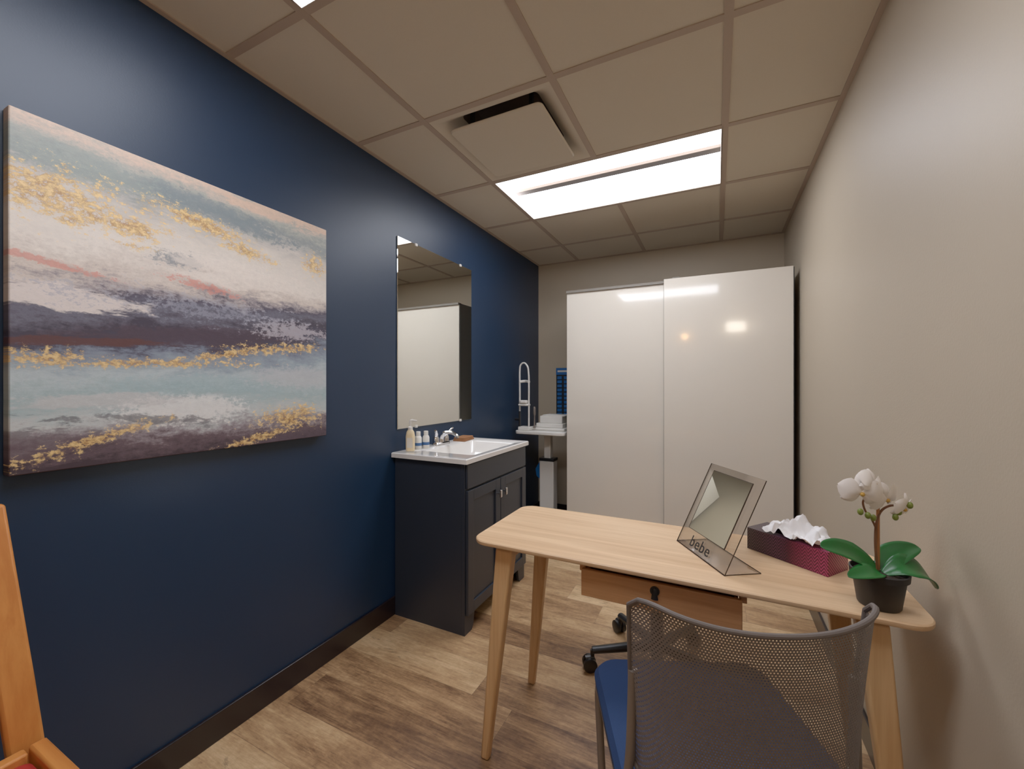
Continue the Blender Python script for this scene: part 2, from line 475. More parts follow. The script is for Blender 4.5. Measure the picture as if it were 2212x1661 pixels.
# wall lamps on the wall opposite the wardrobe (seen reflected in the glossy doors)
T = thing('wall_lamp', (0.27, YF, 2.15), 0, 'white rectangular glass wall lamp opposite the wardrobe', 'wall lamp')
box('back_plate', -0.09, 0.09, 0.0, 0.015, -0.05, 0.05, m_whitep, T, bevel=0.004)
box('lamp_shade', -0.13, 0.13, 0.015, 0.085, -0.075, 0.075, m_scon, T, bevel=0.02, seg=4)
T = thing('globe_wall_lamp', (-0.45, YF, 2.03), 0, 'small warm globe wall lamp opposite the wardrobe', 'wall lamp')
sweep('arm', [(0,0,-0.05),(0,0.05,-0.06),(0,0.09,-0.045)], 0.008, m_chrome, T, 10)
lathe('lamp_shade', [(0,-0.05),(0.025,-0.043),(0.043,-0.025),(0.05,0),(0.043,0.025),(0.025,0.043),(0,0.05)], m_warm, T, 24, (0,0.09,0))

# ------------------------------------------------------------------ air diffuser
T = thing('air_diffuser', (-0.875, 1.815, H), 0, 'square beige plaque ceiling air diffuser with dark recess', 'air vent')
bm = bmesh.new()
vl = bridge(bm, [rrect(0,0,0.584,0.604,0.001,0.002,4), rrect(0,0,0.56,0.56,0.02,0.002,4), rrect(0,0,0.52,0.52,0.03,0.012,4), rrect(0,0,0.46,0.46,0.03,0.035,4), rrect(0,0,0.38,0.38,0.03,0.07,4)])
finish('frame', bm, m_tile, T, ang=60)
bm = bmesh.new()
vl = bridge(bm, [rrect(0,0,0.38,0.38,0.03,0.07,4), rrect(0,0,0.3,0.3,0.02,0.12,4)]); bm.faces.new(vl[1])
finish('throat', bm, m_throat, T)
bm = bmesh.new()
vl = bridge(bm, [rrect(0,0,0.44,0.44,0.02,-0.008,5), rrect(0,0,0.455,0.455,0.025,-0.010,5), rrect(0,0,0.46,0.46,0.025,-0.016,5), rrect(0,0,0.45,0.45,0.022,-0.022,5)])
bm.faces.new(vl[0]); bm.faces.new(vl[-1])
finish('plaque', bm, m_tile, T)
for sx in (-1, 1):
    for sy in (-1, 1):
        box('bracket', sx*0.15-0.008, sx*0.15+0.008, sy*0.15-0.008, sy*0.15+0.008, -0.009, 0.10, m_dark, T)

# ------------------------------------------------------------------ painting
bm = bmesh.new(); addbox(bm, 0, 0.038, 0, 0.922, 0, 0.911)
P = finish('canvas_painting', bm, m_paint, loc=(XL+0.001, 0.366, 1.034), bevel=0.003)
tag(P, 'square abstract canvas in cream, navy, aqua and gold on blue wall', 'painting')

# ------------------------------------------------------------------ wall mirror
T = thing('wall_mirror', (XL, 1.78, 1.01), 0, 'frameless rectangular mirror mounted above the vanity sink', 'mirror')
box('glass', 0.001, 0.008, 0, 0.775, 0, 1.075, m_mirror, T, bevel=0.0025, seg=1, smooth=False)
for yy in (0.15, 0.62):
    for zz in (-0.004, 1.063): box('clip', 0.0005, 0.012, yy, yy+0.02, zz, zz+0.016, m_whitep, T, bevel=0.002)

# ------------------------------------------------------------------ wardrobe
T = thing('wardrobe', (-1.07, 3.14, 0), 0, 'tall white high-gloss wardrobe with two sliding doors', 'wardrobe')
bm = bmesh.new()
addbox(bm, 0, 0.018, 0.05, 0.66, 0, 2.0); addbox(bm, 1.492, 1.51, 0.05, 0.66, 0, 2.0)
addbox(bm, 0.018, 1.492, 0.05, 0.66, 1.98, 2.0); addbox(bm, 0.018, 1.492, 0.65, 0.66, 0, 1.98); addbox(bm, 0.018, 1.492, 0.06, 0.65, 0.0, 0.08)
addbox(bm, 0.745, 0.763, 0.07, 0.65, 0.08, 1.98)
finish('body', bm, m_wardside, T, bevel=0.001)
box('rail', 0.0, 1.51, 0.012, 0.06, 1.985, 2.003, m_wardside, T)
box('door', 0.0, 0.76, 0.026, 0.044, 0.02, 2.003, m_white, T, bevel=0.002)
box('door', 0.735, 1.51, -0.002, 0.018, 0.02, 2.012, m_white, T, bevel=0.002)
box('door_trim_and_shade', 0.7335, 0.735, -0.001, 0.018, 0.02, 2.012, m_wardside, T)
box('door_trim_and_shade', 1.51, 1.514, -0.002, 0.05, 0.02, 2.005, m_dark, T)  # dark strip standing in for the shadow gap beside the right wall
box('roller_bracket', 0.79, 0.84, 0.0, 0.03, 2.012, 2.02, m_wardside, T, bevel=0.002)

# ------------------------------------------------------------------ vanity cabinet
T = thing('vanity_cabinet', (XL+0.013, 1.755, 0), 0, 'charcoal blue shaker bathroom vanity cabinet with two doors', 'cabinet')
D, Wd, Ht = 0.452, 0.715, 0.862
bm = bmesh.new()
addbox(bm, 0, D-0.02, 0, 0.016, 0, Ht); addbox(bm, 0, D-0.02, Wd-0.016, Wd, 0, Ht)
addbox(bm, 0, 0.01, 0.016, Wd-0.016, 0.1, Ht); addbox(bm, 0.01, D-0.02, 0.016, Wd-0.016, 0.1, 0.115)
finish('body', bm, m_cab, T, bevel=0.001)
bm = bmesh.new()
out = [(0, 0), (0.068, 0), (0.082, 0.02), (0.095, 0.085), (Wd-0.095, 0.085), (Wd-0.082, 0.02), (Wd-0.068, 0), (Wd, 0), (Wd, Ht), (0, Ht)]
vl = bridge(bm, [[(D-0.02, p[0], p[1]) for p in out], [(D-0.002, p[0], p[1]) for p in out]])
bm.faces.new(vl[0]); bm.faces.new(vl[1])
finish('face_frame', bm, m_cab, T, bevel=0.001)
box('drawer_front', D-0.002, D+0.012, 0.006, Wd-0.006, 0.735, Ht-0.004, m_cab, T, bevel=0.003)
for k, (a, c_) in enumerate(((0.008, 0.354), (0.360, Wd-0.008))):
    bm = bmesh.new(); z0, z1, s = 0.10, 0.725, 0.055
    X0, X1 = D-0.002, D+0.014
    addbox(bm, X0, X1, a, a+s, z0, z1); addbox(bm, X0, X1, c_-s, c_, z0, z1)
    addbox(bm, X0, X1, a+s, c_-s, z0, z0+s); addbox(bm, X0, X1, a+s, c_-s, z1-s, z1)
    addbox(bm, X0, X0+0.007, a+s, c_-s, z0+s, z1-s)
    dr = finish('door', bm, m_cab, T, bevel=0.0015)
    hy = (c_-0.030) if k == 0 else (a+0.030)
    bm = bmesh.new()
    addbox(bm, X1, X1+0.018, hy-0.005, hy+0.005, 0.638, 0.648)
    addbox(bm, X1+0.014, X1+0.024, hy-0.009, hy+0.009, 0.622, 0.664)
    h = finish('handle', bm, m_chrome, dr, bevel=0.002); h['label'] = 'small square chrome pull'

# countertop with integrated sink
bm = bmesh.new()
cx, cy = 0.2425, 0.3775; w, hh = 0.485, 0.755
bx, by, bw, bh = 0.285, 0.3775, 0.31, 0.50
L = [rrect(bx,by,bw+0.03,bh+0.03,0.03,-0.026,6), rrect(cx,cy,w,hh,0.004,-0.026,6), rrect(cx,cy,w,hh,0.004,-0.004,6), rrect(cx,cy,w-0.008,hh-0.008,0.004,0.0,6),
     rrect(bx,by,bw+0.016,bh+0.016,0.03,0.0,6), rrect(bx,by,bw,bh,0.028,-0.006,6), rrect(bx,by,bw-0.03,bh-0.06,0.03,-0.06,6), rrect(bx,by,bw-0.08,bh-0.16,0.04,-0.10,6), rrect(bx,by,0.05,0.05,0.02,-0.108,6)]
vl = bridge(bm, L); bm.faces.new(vl[-1])
C = finish('sink_countertop', bm, m_cer, loc=(XL+0.002, 1.735, 0.89))
tag(C, 'white vanity countertop with integrated rectangular sink basin', 'sink')
dr_ = lathe('drain', [(0.0, 0), (0.02, 0.0), (0.022, 0.002), (0.014, 0.003), (0.0, 0.002)], m_chrome, C, 20, (bx, by, -0.107))

# faucet
T = thing('faucet', (-1.525, 2.105, 0.89), 0, 'chrome two-handle faucet behind the sink basin', 'faucet')
bm = bmesh.new()
vl = bridge(bm, [rrect(0,0,0.052,0.155,0.026,0.0,6), rrect(0,0,0.052,0.155,0.026,0.010,6), rrect(0,0,0.040,0.143,0.02,0.018,6)]); bm.faces.new(vl[0]); bm.faces.new(vl[-1])
finish('base', bm, m_chrome, T)
pts = catmull([(0,0,0.012), (0.002,0,0.045), (0.03,0,0.072), (0.075,0,0.078), (0.115,0,0.062), (0.122,0,0.045)], 6)
n_ = len(pts); rs = [0.021-0.010*min(1, i/(n_*0.5)) for i in range(n_)]
sweep('spout', pts, rs, m_chrome, T, 14)
for s in (-1, 1):
    bm = bmesh.new()
    lathe_bm(bm, [(0.0,0), (0.020,0.0), (0.019,0.03), (0.014,0.042), (0.0,0.046)], 20, (0, s*0.052, 0.014))
    sweep_bm(bm, catmull([(0,s*0.052,0.05), (0.01,s*0.06,0.066), (0.02,s*0.078,0.088), (0.026,s*0.092,0.096)],4), [0.010]*6+[0.008]*4+[0.007]*3, 10, flat=0.7)
    finish('handle', bm, m_chrome, T)

# soap and lotion bottles
zc = 0.8905
T = thing('soap_dispenser', (-1.527, 1.822, zc), 0.5, 'cream lotion soap bottle with white pump top', 'soap bottle')
bm = bmesh.new()
vl = bridge(bm, [rrect(0,0,0.046,0.034,0.012,0,4), rrect(0,0,0.048,0.036,0.014,0.006,4), rrect(0,0,0.050,0.038,0.014,0.08,4), rrect(0,0,0.042,0.034,0.014,0.105,4), rrect(0,0,0.026,0.024,0.010,0.118,4)])
bm.faces.new(vl[0]); bm.faces.new(vl[-1]); finish('bottle', bm, m_cream, T)
lathe('collar', [(0,0.117),(0.013,0.117),(0.013,0.132),(0.007,0.136),(0.0045,0.137),(0.0045,0.155),(0,0.155)], m_whitep, T, 20)
sweep('pump', catmull([(0,0,0.152),(0,0,0.165),(0.012,0,0.170),(0.036,0,0.166)],4), [0.0075]*9+[0.005]*4, m_whitep, T, 10)
bm = bmesh.new(); addbox(bm, -0.016, 0.016, -0.0198, -0.0185, 0.02, 0.075); finish('label', bm, m_white, T)
for (xx, yy, hgt, lb) in ((-1.535, 1.900, 0.100, 'small white bottle with blue band beside the soap pump'), (-1.515, 1.945, 0.100, 'small white lotion bottle with blue label near the faucet')):
    T = thing('lotion_bottle', (xx, yy, zc), 0, lb, 'bottle', 'small bottles on the countertop')
    lathe('bottle', [(0,0),(0.018,0),(0.020,0.004),(0.020,hgt*0.62),(0.016,hgt*0.72),(0.011,hgt*0.76),(0,hgt*0.76)], m_whitep, T, 24)
    lathe('cap', [(0,hgt*0.76),(0.013,hgt*0.76),(0.013,hgt*0.98),(0.011,hgt),(0,hgt)], m_whitep, T, 24)
    lathe('label', [(0.0202,hgt*0.2),(0.0206,hgt*0.2),(0.0206,hgt*0.36),(0.0202,hgt*0.36)], m_label, T, 24)

# folded towel
bm = bmesh.new()
for k in range(3):
    z0 = k*0.008
    vl = bridge(bm, [rrect(0,0,0.085-k*0.004,0.15-k*0.006,0.012,z0,3), rrect(0,0,0.09-k*0.004,0.155-k*0.006,0.014,z0+0.0035,3), rrect(0,0,0.085-k*0.004,0.15-k*0.006,0.012,z0+0.0075,3)])
    bm.faces.new(vl[0]); bm.faces.new(vl[-1])
tw_ = finish('folded_towel', bm, m_towel, loc=(-1.51, 2.34, zc), rot=(0,0,0.1))
tag(tw_, 'small folded brown paper towels on the sink countertop', 'towel')

# ------------------------------------------------------------------ desk
T = thing('desk', (-0.154, 1.415, 0), 0, 'light ash wood writing desk with slanted tapered legs', 'desk')
bm = bmesh.new()
vl = bridge(bm, [rrect(0,0,1.10,0.37,0.04,0.712,8), rrect(0,0,1.176,0.446,0.055,0.726,8), rrect(0,0,1.18,0.45,0.057,0.730,8), rrect(0,0,1.18,0.45,0.057,0.737,8), rrect(0,0,1.174,0.444,0.054,0.740,8)])
bm.faces.new(vl[0]); bm.faces.new(vl[-1])
finish('desktop', bm, m_ash, T)
for sx in (-1, 1):
    for sy in (-1, 1):
        bm = bmesh.new(); taper_bm(bm, (sx*0.545, sy*0.195, 0.0), (0.030, 0.028), (sx*0.478, sy*0.172, 0.714), (0.062, 0.046))
        finish('leg', bm, m_ashleg, T, bevel=0.008, seg=3)
bm = bmesh.new()
addbox(bm, -0.45, 0.45, 0.13, 0.15, 0.67, 0.713)
addbox(bm, -0.485, -0.465, -0.15, 0.15, 0.67, 0.713); addbox(bm, 0.465, 0.485, -0.15, 0.15, 0.67, 0.713)
finish('apron', bm, m_ashleg, T, bevel=0.002)
bm = bmesh.new()
addbox(bm, -0.213, 0.215, -0.195, -0.180, 0.622, 0.702)
addbox(bm, -0.205, -0.195, -0.18, 0.11, 0.632, 0.695); addbox(bm, 0.197, 0.207, -0.18, 0.11, 0.632, 0.695)
addbox(bm, -0.205, 0.207, 0.10, 0.11, 0.632, 0.695); addbox(bm, -0.205, 0.207, -0.18, 0.11, 0.625, 0.632)
addbox(bm, -0.225, -0.207, -0.17, 0.11, 0.685, 0.713); addbox(bm, 0.209, 0.227, -0.17, 0.11, 0.685, 0.713)
dw = finish('drawer', bm, m_ashdr, T, bevel=0.002)
bm = bmesh.new()
sweep_bm(bm, [(0.0,-0.1955,0.682),(0.0,-0.199,0.682)], 0.013, 20)
sweep_bm(bm, [(0.0,-0.199,0.690),(0.0,-0.203,0.674),(0.0,-0.201,0.660)], [0.006,0.008,0.010], 10, flat=0.4)
finish('pull', bm, m_black, dw)['label'] = 'black drawer pull tab'

# ------------------------------------------------------------------ acrylic tabletop mirror
T = thing('tabletop_mirror', (-0.048, 1.3715, 0.7405), math.radians(-57.5), 'slanted clear acrylic tabletop mirror with dark lettering', 'mirror')
def acry(name, x0, x1, y0, y1, z0, z1, thin, parent, rot=(0,0,0)):
    bm = bmesh.new(); addbox(bm, x0, x1, y0, y1, z0, z1)
    bm.faces.ensure_lookup_table()
    for f in bm.faces:
        f.normal_update()
        if abs(f.normal[thin]) < 0.5: f.material_index = 1
    return finish(name, bm, [m_acr, m_edge], parent, rot=rot, smooth=False)
th = math.radians(-25.7)
pan = acry('panel', -0.128, 0.128, -0.0016, 0.0016, 0.0, 0.283, 1, T, rot=(th,0,0))
acry('foot', -0.128, 0.128, 0.0, 0.107, 0.0, 0.003, 2, T)
box('glass', -0.093, 0.090, -0.0042, -0.0018, 0.062, 0.262, m_mirror, pan, smooth=False)
bm = bmesh.new()
for (a, b_, c_, d_) in ((-0.0945,-0.093,0.0605,0.2635), (0.090,0.0915,0.0605,0.2635), (-0.0945,0.0915,0.0605,0.062), (-0.0945,0.0915,0.262,0.2635)):
    addbox(bm, a, b_, -0.0046, -0.0017, c_, d_)
finish('bezel', bm, m_edge, pan, smooth=False)
cu = bpy.data.curves.new('lettering', 'FONT'); cu.body = 'bebe'; cu.size = 0.048; cu.extrude = 0.0004; cu.align_x = 'CENTER'; cu.offset = 0.0001; cu.space_character = 1.12
cu.materials.append(m_ink)
tx = bpy.data.objects.new('lettering_curve', cu); COL.objects.link(tx)
dg = bpy.context.evaluated_depsgraph_get()
me = bpy.data.meshes.new_from_object(tx.evaluated_get(dg))
bpy.data.objects.remove(tx)
lt = bpy.data.objects.new('lettering', me); COL.objects.link(lt); lt.parent = pan
lt.location = (-0.010, -0.0024, 0.014); lt.rotation_euler = (math.pi/2, 0, 0)

# ------------------------------------------------------------------ tissue box
T = thing('tissue_box', (0.211, 1.489, 0.7405), math.radians(-36.9), 'purple and magenta zigzag tissue box with tissue pulled out', 'tissue box')
bm = bmesh.new()
vl = bridge(bm, [rrect(0,0,0.228,0.105,0.002,0,2), rrect(0,0,0.228,0.105,0.002,0.066,2), rrect(0,0,0.13,0.045,0.02,0.0665,2), rrect(0,0,0.13,0.045,0.02,0.05,2)])
bm.faces.new(vl[0]); bm.faces.new(vl[-1])
finish('carton', bm, m_tbox, T)
bm = bmesh.new(); N = 36; g = []
for i in range(N+1):
    rowv = []
    for j in range(N+1):
        a = (i/N)*2-1; c_ = (j/N)*2-1
        q = noise.noise(Vector((a*2.4+3, c_*2.0, 1.7)))
        q2 = abs(noise.noise(Vector((a*4.5+5, c_*3.5, 4.7))))
        pk = math.exp(-((a+0.05-0.4*c_)**2)*9) + 0.5*math.exp(-((a-0.65)**2)*14) + 0.3*math.exp(-((a+0.7)**2)*14)
        zz = 0.070 + 0.062*max(0, 1-abs(c_))**0.9*pk*(0.85+q*0.7) + 0.024*q2
        rowv.append(bm.verts.new((a*0.080+0.010 + 0.018*c_*q, c_*0.050 + 0.018*q, max(0.0695, zz))))
    g.append(rowv)
for i in range(N):
    for j in range(N): bm.faces.new((g[i][j], g[i+1][j], g[i+1][j+1], g[i][j+1]))
finish('tissue', bm, m_tissue, T, ang=50)

# ------------------------------------------------------------------ orchid
T = thing('potted_orchid', (0.345, 1.262, 0.7405), math.radians(26.2), 'white artificial orchid with broad green leaves in black pot', 'plant')
lathe('pot', [(0,0),(0.039,0),(0.041,0.003),(0.050,0.068),(0.055,0.069),(0.056,0.083),(0.053,0.084),(0.050,0.070),(0,0.068)], m_pot, T, 40)
lathe('soil', [(0.0,0.066),(0.0495,0.068),(0.049,0.074),(0.03,0.078),(0,0.080)], m_soil, T, 32)
def leaf(pts, wmax, tilt=0.0):
    c_ = catmull(pts, 8); n = len(c_); bm = bmesh.new(); rows = []
    for i, p in enumerate(c_):
        t = i/(n-1)
        wv = wmax*(math.sin(math.pi*min(1, (t*0.93+0.07))**0.85))**0.6*(0.35+0.65*min(1, t*2.4)) if t < 0.999 else 0.0008
        tan = (c_[min(i+1,n-1)]-c_[max(i-1,0)]).normalized()
        side = tan.cross(Vector((0,0,1))).normalized()
        upv = side.cross(tan).normalized()
        side = (side*math.cos(tilt)+upv*math.sin(tilt))
        upv = side.cross(tan).normalized()
        rows.append([bm.verts.new(p + side*wv*0.5*s + upv*wv*0.14*(abs(s)**1.3)) for s in (-1,-0.66,-0.33,0,0.33,0.66,1)])
    for a, b_ in zip(rows, rows[1:]):
        for j in range(6): bm.faces.new((a[j], a[j+1], b_[j+1], b_[j]))
    ob = finish('leaf', bm, m_leaf, T, ang=60)
    md = ob.modifiers.new('Solid', 'SOLIDIFY'); md.thickness = 0.0016
    return ob
leaf([(0,0,0.076),(-0.035,0.012,0.105),(-0.085,0.012,0.126),(-0.130,0.01,0.134)], 0.060, 0.65)
leaf([(0,-0.01,0.076),(-0.03,-0.025,0.088),(-0.07,-0.035,0.088),(-0.104,-0.04,0.084)], 0.044, 0.35)
leaf([(0,0,0.076),(0.03,0.01,0.102),(0.07,0.012,0.122),(0.108,0.014,0.130)], 0.058, -0.45)
leaf([(0,-0.012,0.078),(0.035,-0.022,0.098),(0.080,-0.022,0.086),(0.120,-0.014,0.046)], 0.064, -0.55)
sweep('support_stick', [(0.004,0.006,0.07),(-0.006,-0.004,0.283)], 0.0034, m_stick, T, 8)
stem = catmull([(-0.004,-0.002,0.07),(-0.010,-0.002,0.14),(-0.008,-0.002,0.19),(0.002,-0.004,0.222),(0.022,-0.008,0.236),(0.050,-0.008,0.232)], 6)
sweep('stem', stem, 0.0026, m_stem, T, 8)
sweep('stem', catmull([(-0.008,-0.002,0.18),(-0.022,-0.004,0.205),(-0.038,-0.008,0.222),(-0.046,-0.010,0.245),(-0.036,-0.012,0.262)], 6), 0.0022, m_stem, T, 8)
def flower(loc, scale, rot):
    bm = bmesh.new()
    for ang, ln, wd, mi in ((95,0.042,0.030,0),(215,0.040,0.028,0),(325,0.040,0.028,0),(15,0.044,0.054,0),(170,0.044,0.054,0)):
        a = math.radians(ang); R = 8; rows = []
        for i in range(R+1):
            t = i/R
            wv = wd*math.sin(math.pi*min(0.995, 0.06+0.94*t))**0.6*(0.35+0.65*min(1,t*1.6))
            row = []
            for s in (-1,-0.5,0,0.5,1):
                lx = t*ln; ly = s*wv*0.5
                dep = -0.004*math.sin(math.pi*t) + 0.010*t*t + 0.004*s*s - (0.003 if mi == 0 and wd > 0.04 else 0)
                row.append(bm.verts.new((lx*math.cos(a)-ly*math.sin(a), dep, lx*math.sin(a)+ly*math.cos(a))))
            rows.append(row)
        for p, q in zip(rows, rows[1:]):
            for j in range(4): bm.faces.new((p[j], p[j+1], q[j+1], q[j]))
    lathe_bm(bm, [(0,-0.004),(0.003,-0.003),(0.005,0.001),(0.003,0.005),(0,0.006)], 12, (0,-0.004,-0.004), 1)
    ob = finish('flower', bm, [m_petal, m_lip], T, loc=loc, rot=rot, ang=60)
    ob.scale = (scale,)*3
flower((-0.052,-0.014,0.268), 1.05, (0.1, 0.1, -0.3))
flower((-0.026,-0.016,0.290), 0.88, (-0.35, 0.5, 0.2))
flower((0.010,-0.008,0.252), 0.98, (0.25, -0.3, 0.2))
flower((0.050,-0.010,0.230), 0.82, (0.3, 0.2, 0.5))
for p in ((-0.052,-0.010,0.222),(-0.036,-0.012,0.214),(-0.022,-0.010,0.208),(0.028,-0.012,0.210),(0.060,-0.014,0.238),(0.036,-0.012,0.222)):
    bm = bmesh.new(); bmesh.ops.create_uvsphere(bm, u_segments=12, v_segments=8, radius=0.0062)
    for vv in bm.verts: vv.co.z *= 1.3
    finish('bud', bm, m_bud, T, loc=p)

# ------------------------------------------------------------------ mesh back chair
T = thing('office_chair', (-0.015, 1.06, 0), math.radians(23.6), 'guest chair with grey mesh back and blue fabric seat', 'chair')
bm = bmesh.new()
vl = bridge(bm, [rrect(0,0.01,0.42,0.40,0.05,0.418,6), rrect(0,0.01,0.465,0.445,0.06,0.430,6), rrect(0,0.01,0.47,0.45,0.06,0.455,6), rrect(0,0.01,0.45,0.43,0.06,0.472,6), rrect(0,0.01,0.34,0.32,0.05,0.478,6)])
bm.faces.new(vl[0]); bm.faces.new(vl[-1]); finish('seat', bm, m_bluefab, T)
def bk(s, t, off=0.0):
    a = abs(s)
    wx = 0.207 + 0.014*t
    s0 = 0.80
    drop = 0.0
    if a > s0:
        q = min(1, (a-s0)/(1-s0)); drop = 0.040*(1-math.sqrt(max(0, 1-q*q)))
    ztop = 0.874 - 0.026*(1-a*a) - drop
    zbot = 0.49 + drop*0.7
    zz = zbot + (ztop-zbot)*t
    hgt = (zz-0.5)/0.36
    yy = -0.255 + 0.065*a**2.2 + 0.050*a**10 - 0.015*hgt - 0.045*max(0, hgt-0.45)**1.3*0.6
    xx = wx*math.copysign(a**0.96, s)
    return Vector((xx, yy, zz))
bm = bmesh.new(); uvl = bm.loops.layers.uv.new('UVMap'); NS, NTt = 60, 34; g = []
for i in range(NS+1):
    g.append([bm.verts.new(bk(i/NS*2-1, j/NTt)) for j in range(NTt+1)])
for i in range(NS):
    for j in range(NTt):
        f = bm.faces.new((g[i][j], g[i+1][j], g[i+1][j+1], g[i][j+1]))
        for lp, (a, c_) in zip(f.loops, ((i,j),(i+1,j),(i+1,j+1),(i,j+1))):
            lp[uvl].uv = (a/NS*84, c_/NTt*74)
br = finish('backrest', bm, m_mesh, T, ang=80); br['label'] = 'grey perforated mesh backrest'
edge = [bk(-1+2*i/40, 1) for i in range(41)] + [bk(1, 1-j/14) for j in range(1, 15)] + [bk(1-2*i/40, 0) for i in range(1, 41)] + [bk(-1, j/14) for j in range(1, 14)]
sweep('back_frame', edge, 0.005, pm('mesh_binding', (98, 88, 82), 0.6), T, 10, closed=True)
bm = bmesh.new()
for s in (-1, 1):
    sweep_bm(bm, catmull([(s*0.205,0.19,0.012),(s*0.215,0.195,0.25),(s*0.222,0.19,0.40),(s*0.222,0.14,0.424),(s*0.222,-0.05,0.424),(s*0.222,-0.13,0.42)],6), 0.0105, 12)
    sweep_bm(bm, catmull([(s*0.20,-0.26,0.012),(s*0.21,-0.20,0.30),(s*0.222,-0.150,0.42),(s*0.214,-0.150,0.55),(s*0.210,-0.152,0.70)],6), 0.0095, 12)
sweep_bm(bm, [(-0.222,0.13,0.408),(0.222,0.13,0.408)], 0.009, 10)
sweep_bm(bm, [(-0.222,-0.13,0.408),(0.222,-0.13,0.408)], 0.009, 10)
finish('frame', bm, m_tube, T)
for s in (-1, 1):
    for p in ((s*0.205,0.19),(s*0.20,-0.26)):
        lathe('foot_glide', [(0,0),(0.014,0),(0.014,0.012),(0.012,0.02),(0,0.02)], m_black, T, 16, (p[0],p[1],0.0))

# ------------------------------------------------------------------ rolling stool
T = thing('rolling_stool', (-0.235, 1.927, 0), 0, 'black rolling stool with five-castor star base under desk', 'stool')
lathe('seat', [(0,0.41),(0.15,0.41),(0.175,0.425),(0.178,0.445),(0.16,0.462),(0,0.468)], m_black, T, 40)
lathe('column', [(0,0.09),(0.028,0.09),(0.028,0.24),(0.016,0.245),(0.016,0.41),(0,0.41)], m_black, T, 24)
for k in range(5):
    a = math.radians(206.5+72*k); ca, sa = math.cos(a), math.sin(a)
    bm = bmesh.new()
    sweep_bm(bm, [(0.01*ca,0.01*sa,0.105),(0.12*ca,0.12*sa,0.102),(0.285*ca,0.285*sa,0.088)], [0.026,0.023,0.018], 10, flat=0.8)
    finish('leg', bm, m_black, T)
    bm = bmesh.new(); cx_, cy_ = 0.285*ca, 0.285*sa; px_, py_ = -sa, ca
    for s in (-1, 1):
        q0 = Vector((cx_+px_*s*0.006+ca*0.012, cy_+py_*s*0.006+sa*0.012, 0.030)); q1 = q0 + Vector((px_*s*0.02, py_*s*0.02, 0))
        sweep_bm(bm, [q0, q0.lerp(q1,0.15), q0.lerp(q1,0.85), q1], [0.026,0.030,0.030,0.025], 20)
    sweep_bm(bm, [(cx_,cy_,0.03),(cx_,cy_,0.09)], 0.009, 10)
    sweep_bm(bm, [(cx_-ca*0.005,cy_-sa*0.005,0.055),(cx_+ca*0.03,cy_+sa*0.03,0.05)], 0.013, 10)
    finish('castor', bm, m_black, T)

# ------------------------------------------------------------------ instrument table with slit lamp
T = thing('instrument_table', (-1.31, 3.38, 0), 0, 'white height-adjustable instrument table beside the wardrobe', 'table')
bm = bmesh.new()
vl = bridge(bm, [rrect(0,0,0.43,0.46,0.04,0.845,5), rrect(0,0,0.44,0.47,0.045,0.85,5), rrect(0,0,0.44,0.47,0.045,0.868,5), rrect(0,0,0.43,0.46,0.04,0.872,5)])
bm.faces.new(vl[0]); bm.faces.new(vl[-1]); finish('tabletop', bm, m_whitep, T)
box('lower_column', -0.065, 0.065, -0.05, 0.05, 0.05, 0.60, m_whitep, T, bevel=0.008)
box('column_cap', -0.068, 0.068, -0.053, 0.053, 0.60, 0.625, m_black, T, bevel=0.004)
box('upper_column', -0.03, 0.03, -0.03, 0.03, 0.62, 0.846, m_whitep, T, bevel=0.006)
bm = bmesh.new()
addbox(bm, -0.21, 0.21, -0.22, -0.14, 0.03, 0.075); addbox(bm, -0.21, 0.21, 0.14, 0.22, 0.03, 0.075); addbox(bm, -0.06, 0.06, -0.15, 0.15, 0.035, 0.08)
for sx in (-0.18, 0.18):
    for sy in (-0.18, 0.18): addbox(bm, sx-0.02, sx+0.02, sy-0.02, sy+0.02, 0, 0.03)
finish('base', bm, m_whitep, T, bevel=0.006)
bm = bmesh.new(); vs = [(-0.068,-0.02,0.60),(-0.115,-0.02,0.52),(-0.105,-0.02,0.46),(-0.068,-0.02,0.43)]
vl = bridge(bm, [vs, [(p[0], 0.03, p[2]) for p in vs]]); bm.faces.new(vl[0]); bm.faces.new(vl[1])
finish('pouch', bm, m_bluepl, T, bevel=0.004)['label'] = 'blue pouch hung on the column'

S = thing('slit_lamp', (-1.31, 3.38, 0.8725), 0, 'white and black slit lamp eye instrument with chin rest', 'medical instrument')
hoop = catmull([(-0.195,-0.17,0.0),(-0.195,-0.17,0.30),(-0.196,-0.17,0.50),(-0.185,-0.172,0.555),(-0.150,-0.175,0.57),(-0.118,-0.178,0.535),(-0.108,-0.18,0.47),(-0.106,-0.18,0.40),(-0.106,-0.18,0.25),(-0.106,-0.18,0.0)], 6)
sweep('head_frame', hoop, 0.0075, m_whitep, S, 10)
sweep('forehead_strap', catmull([(-0.196,-0.17,0.41),(-0.15,-0.15,0.415),(-0.106,-0.18,0.41)],5), 0.012, m_whitep, S, 10)
bm = bmesh.new(); addbox(bm, -0.20, -0.10, -0.20, -0.15, 0.205, 0.225); addbox(bm, -0.185, -0.115, -0.205, -0.16, 0.225, 0.255); finish('chin_rest', bm, m_whitep, S, bevel=0.01)
for xx in (-0.195, -0.106): sweep('post_sleeve', [(xx,-0.175,0.02),(xx,-0.175,0.16)], 0.009, m_black, S, 10)
sweep('height_knob', [(-0.235,-0.175,0.09),(-0.195,-0.175,0.09)], 0.011, m_black, S, 12)
bm = bmesh.new(); addbox(bm, -0.20, -0.09, -0.20, -0.10, 0.0, 0.03); addbox(bm, -0.15, 0.19, -0.13, 0.12, 0.0, 0.022); finish('base', bm, m_whitep, S, bevel=0.006)
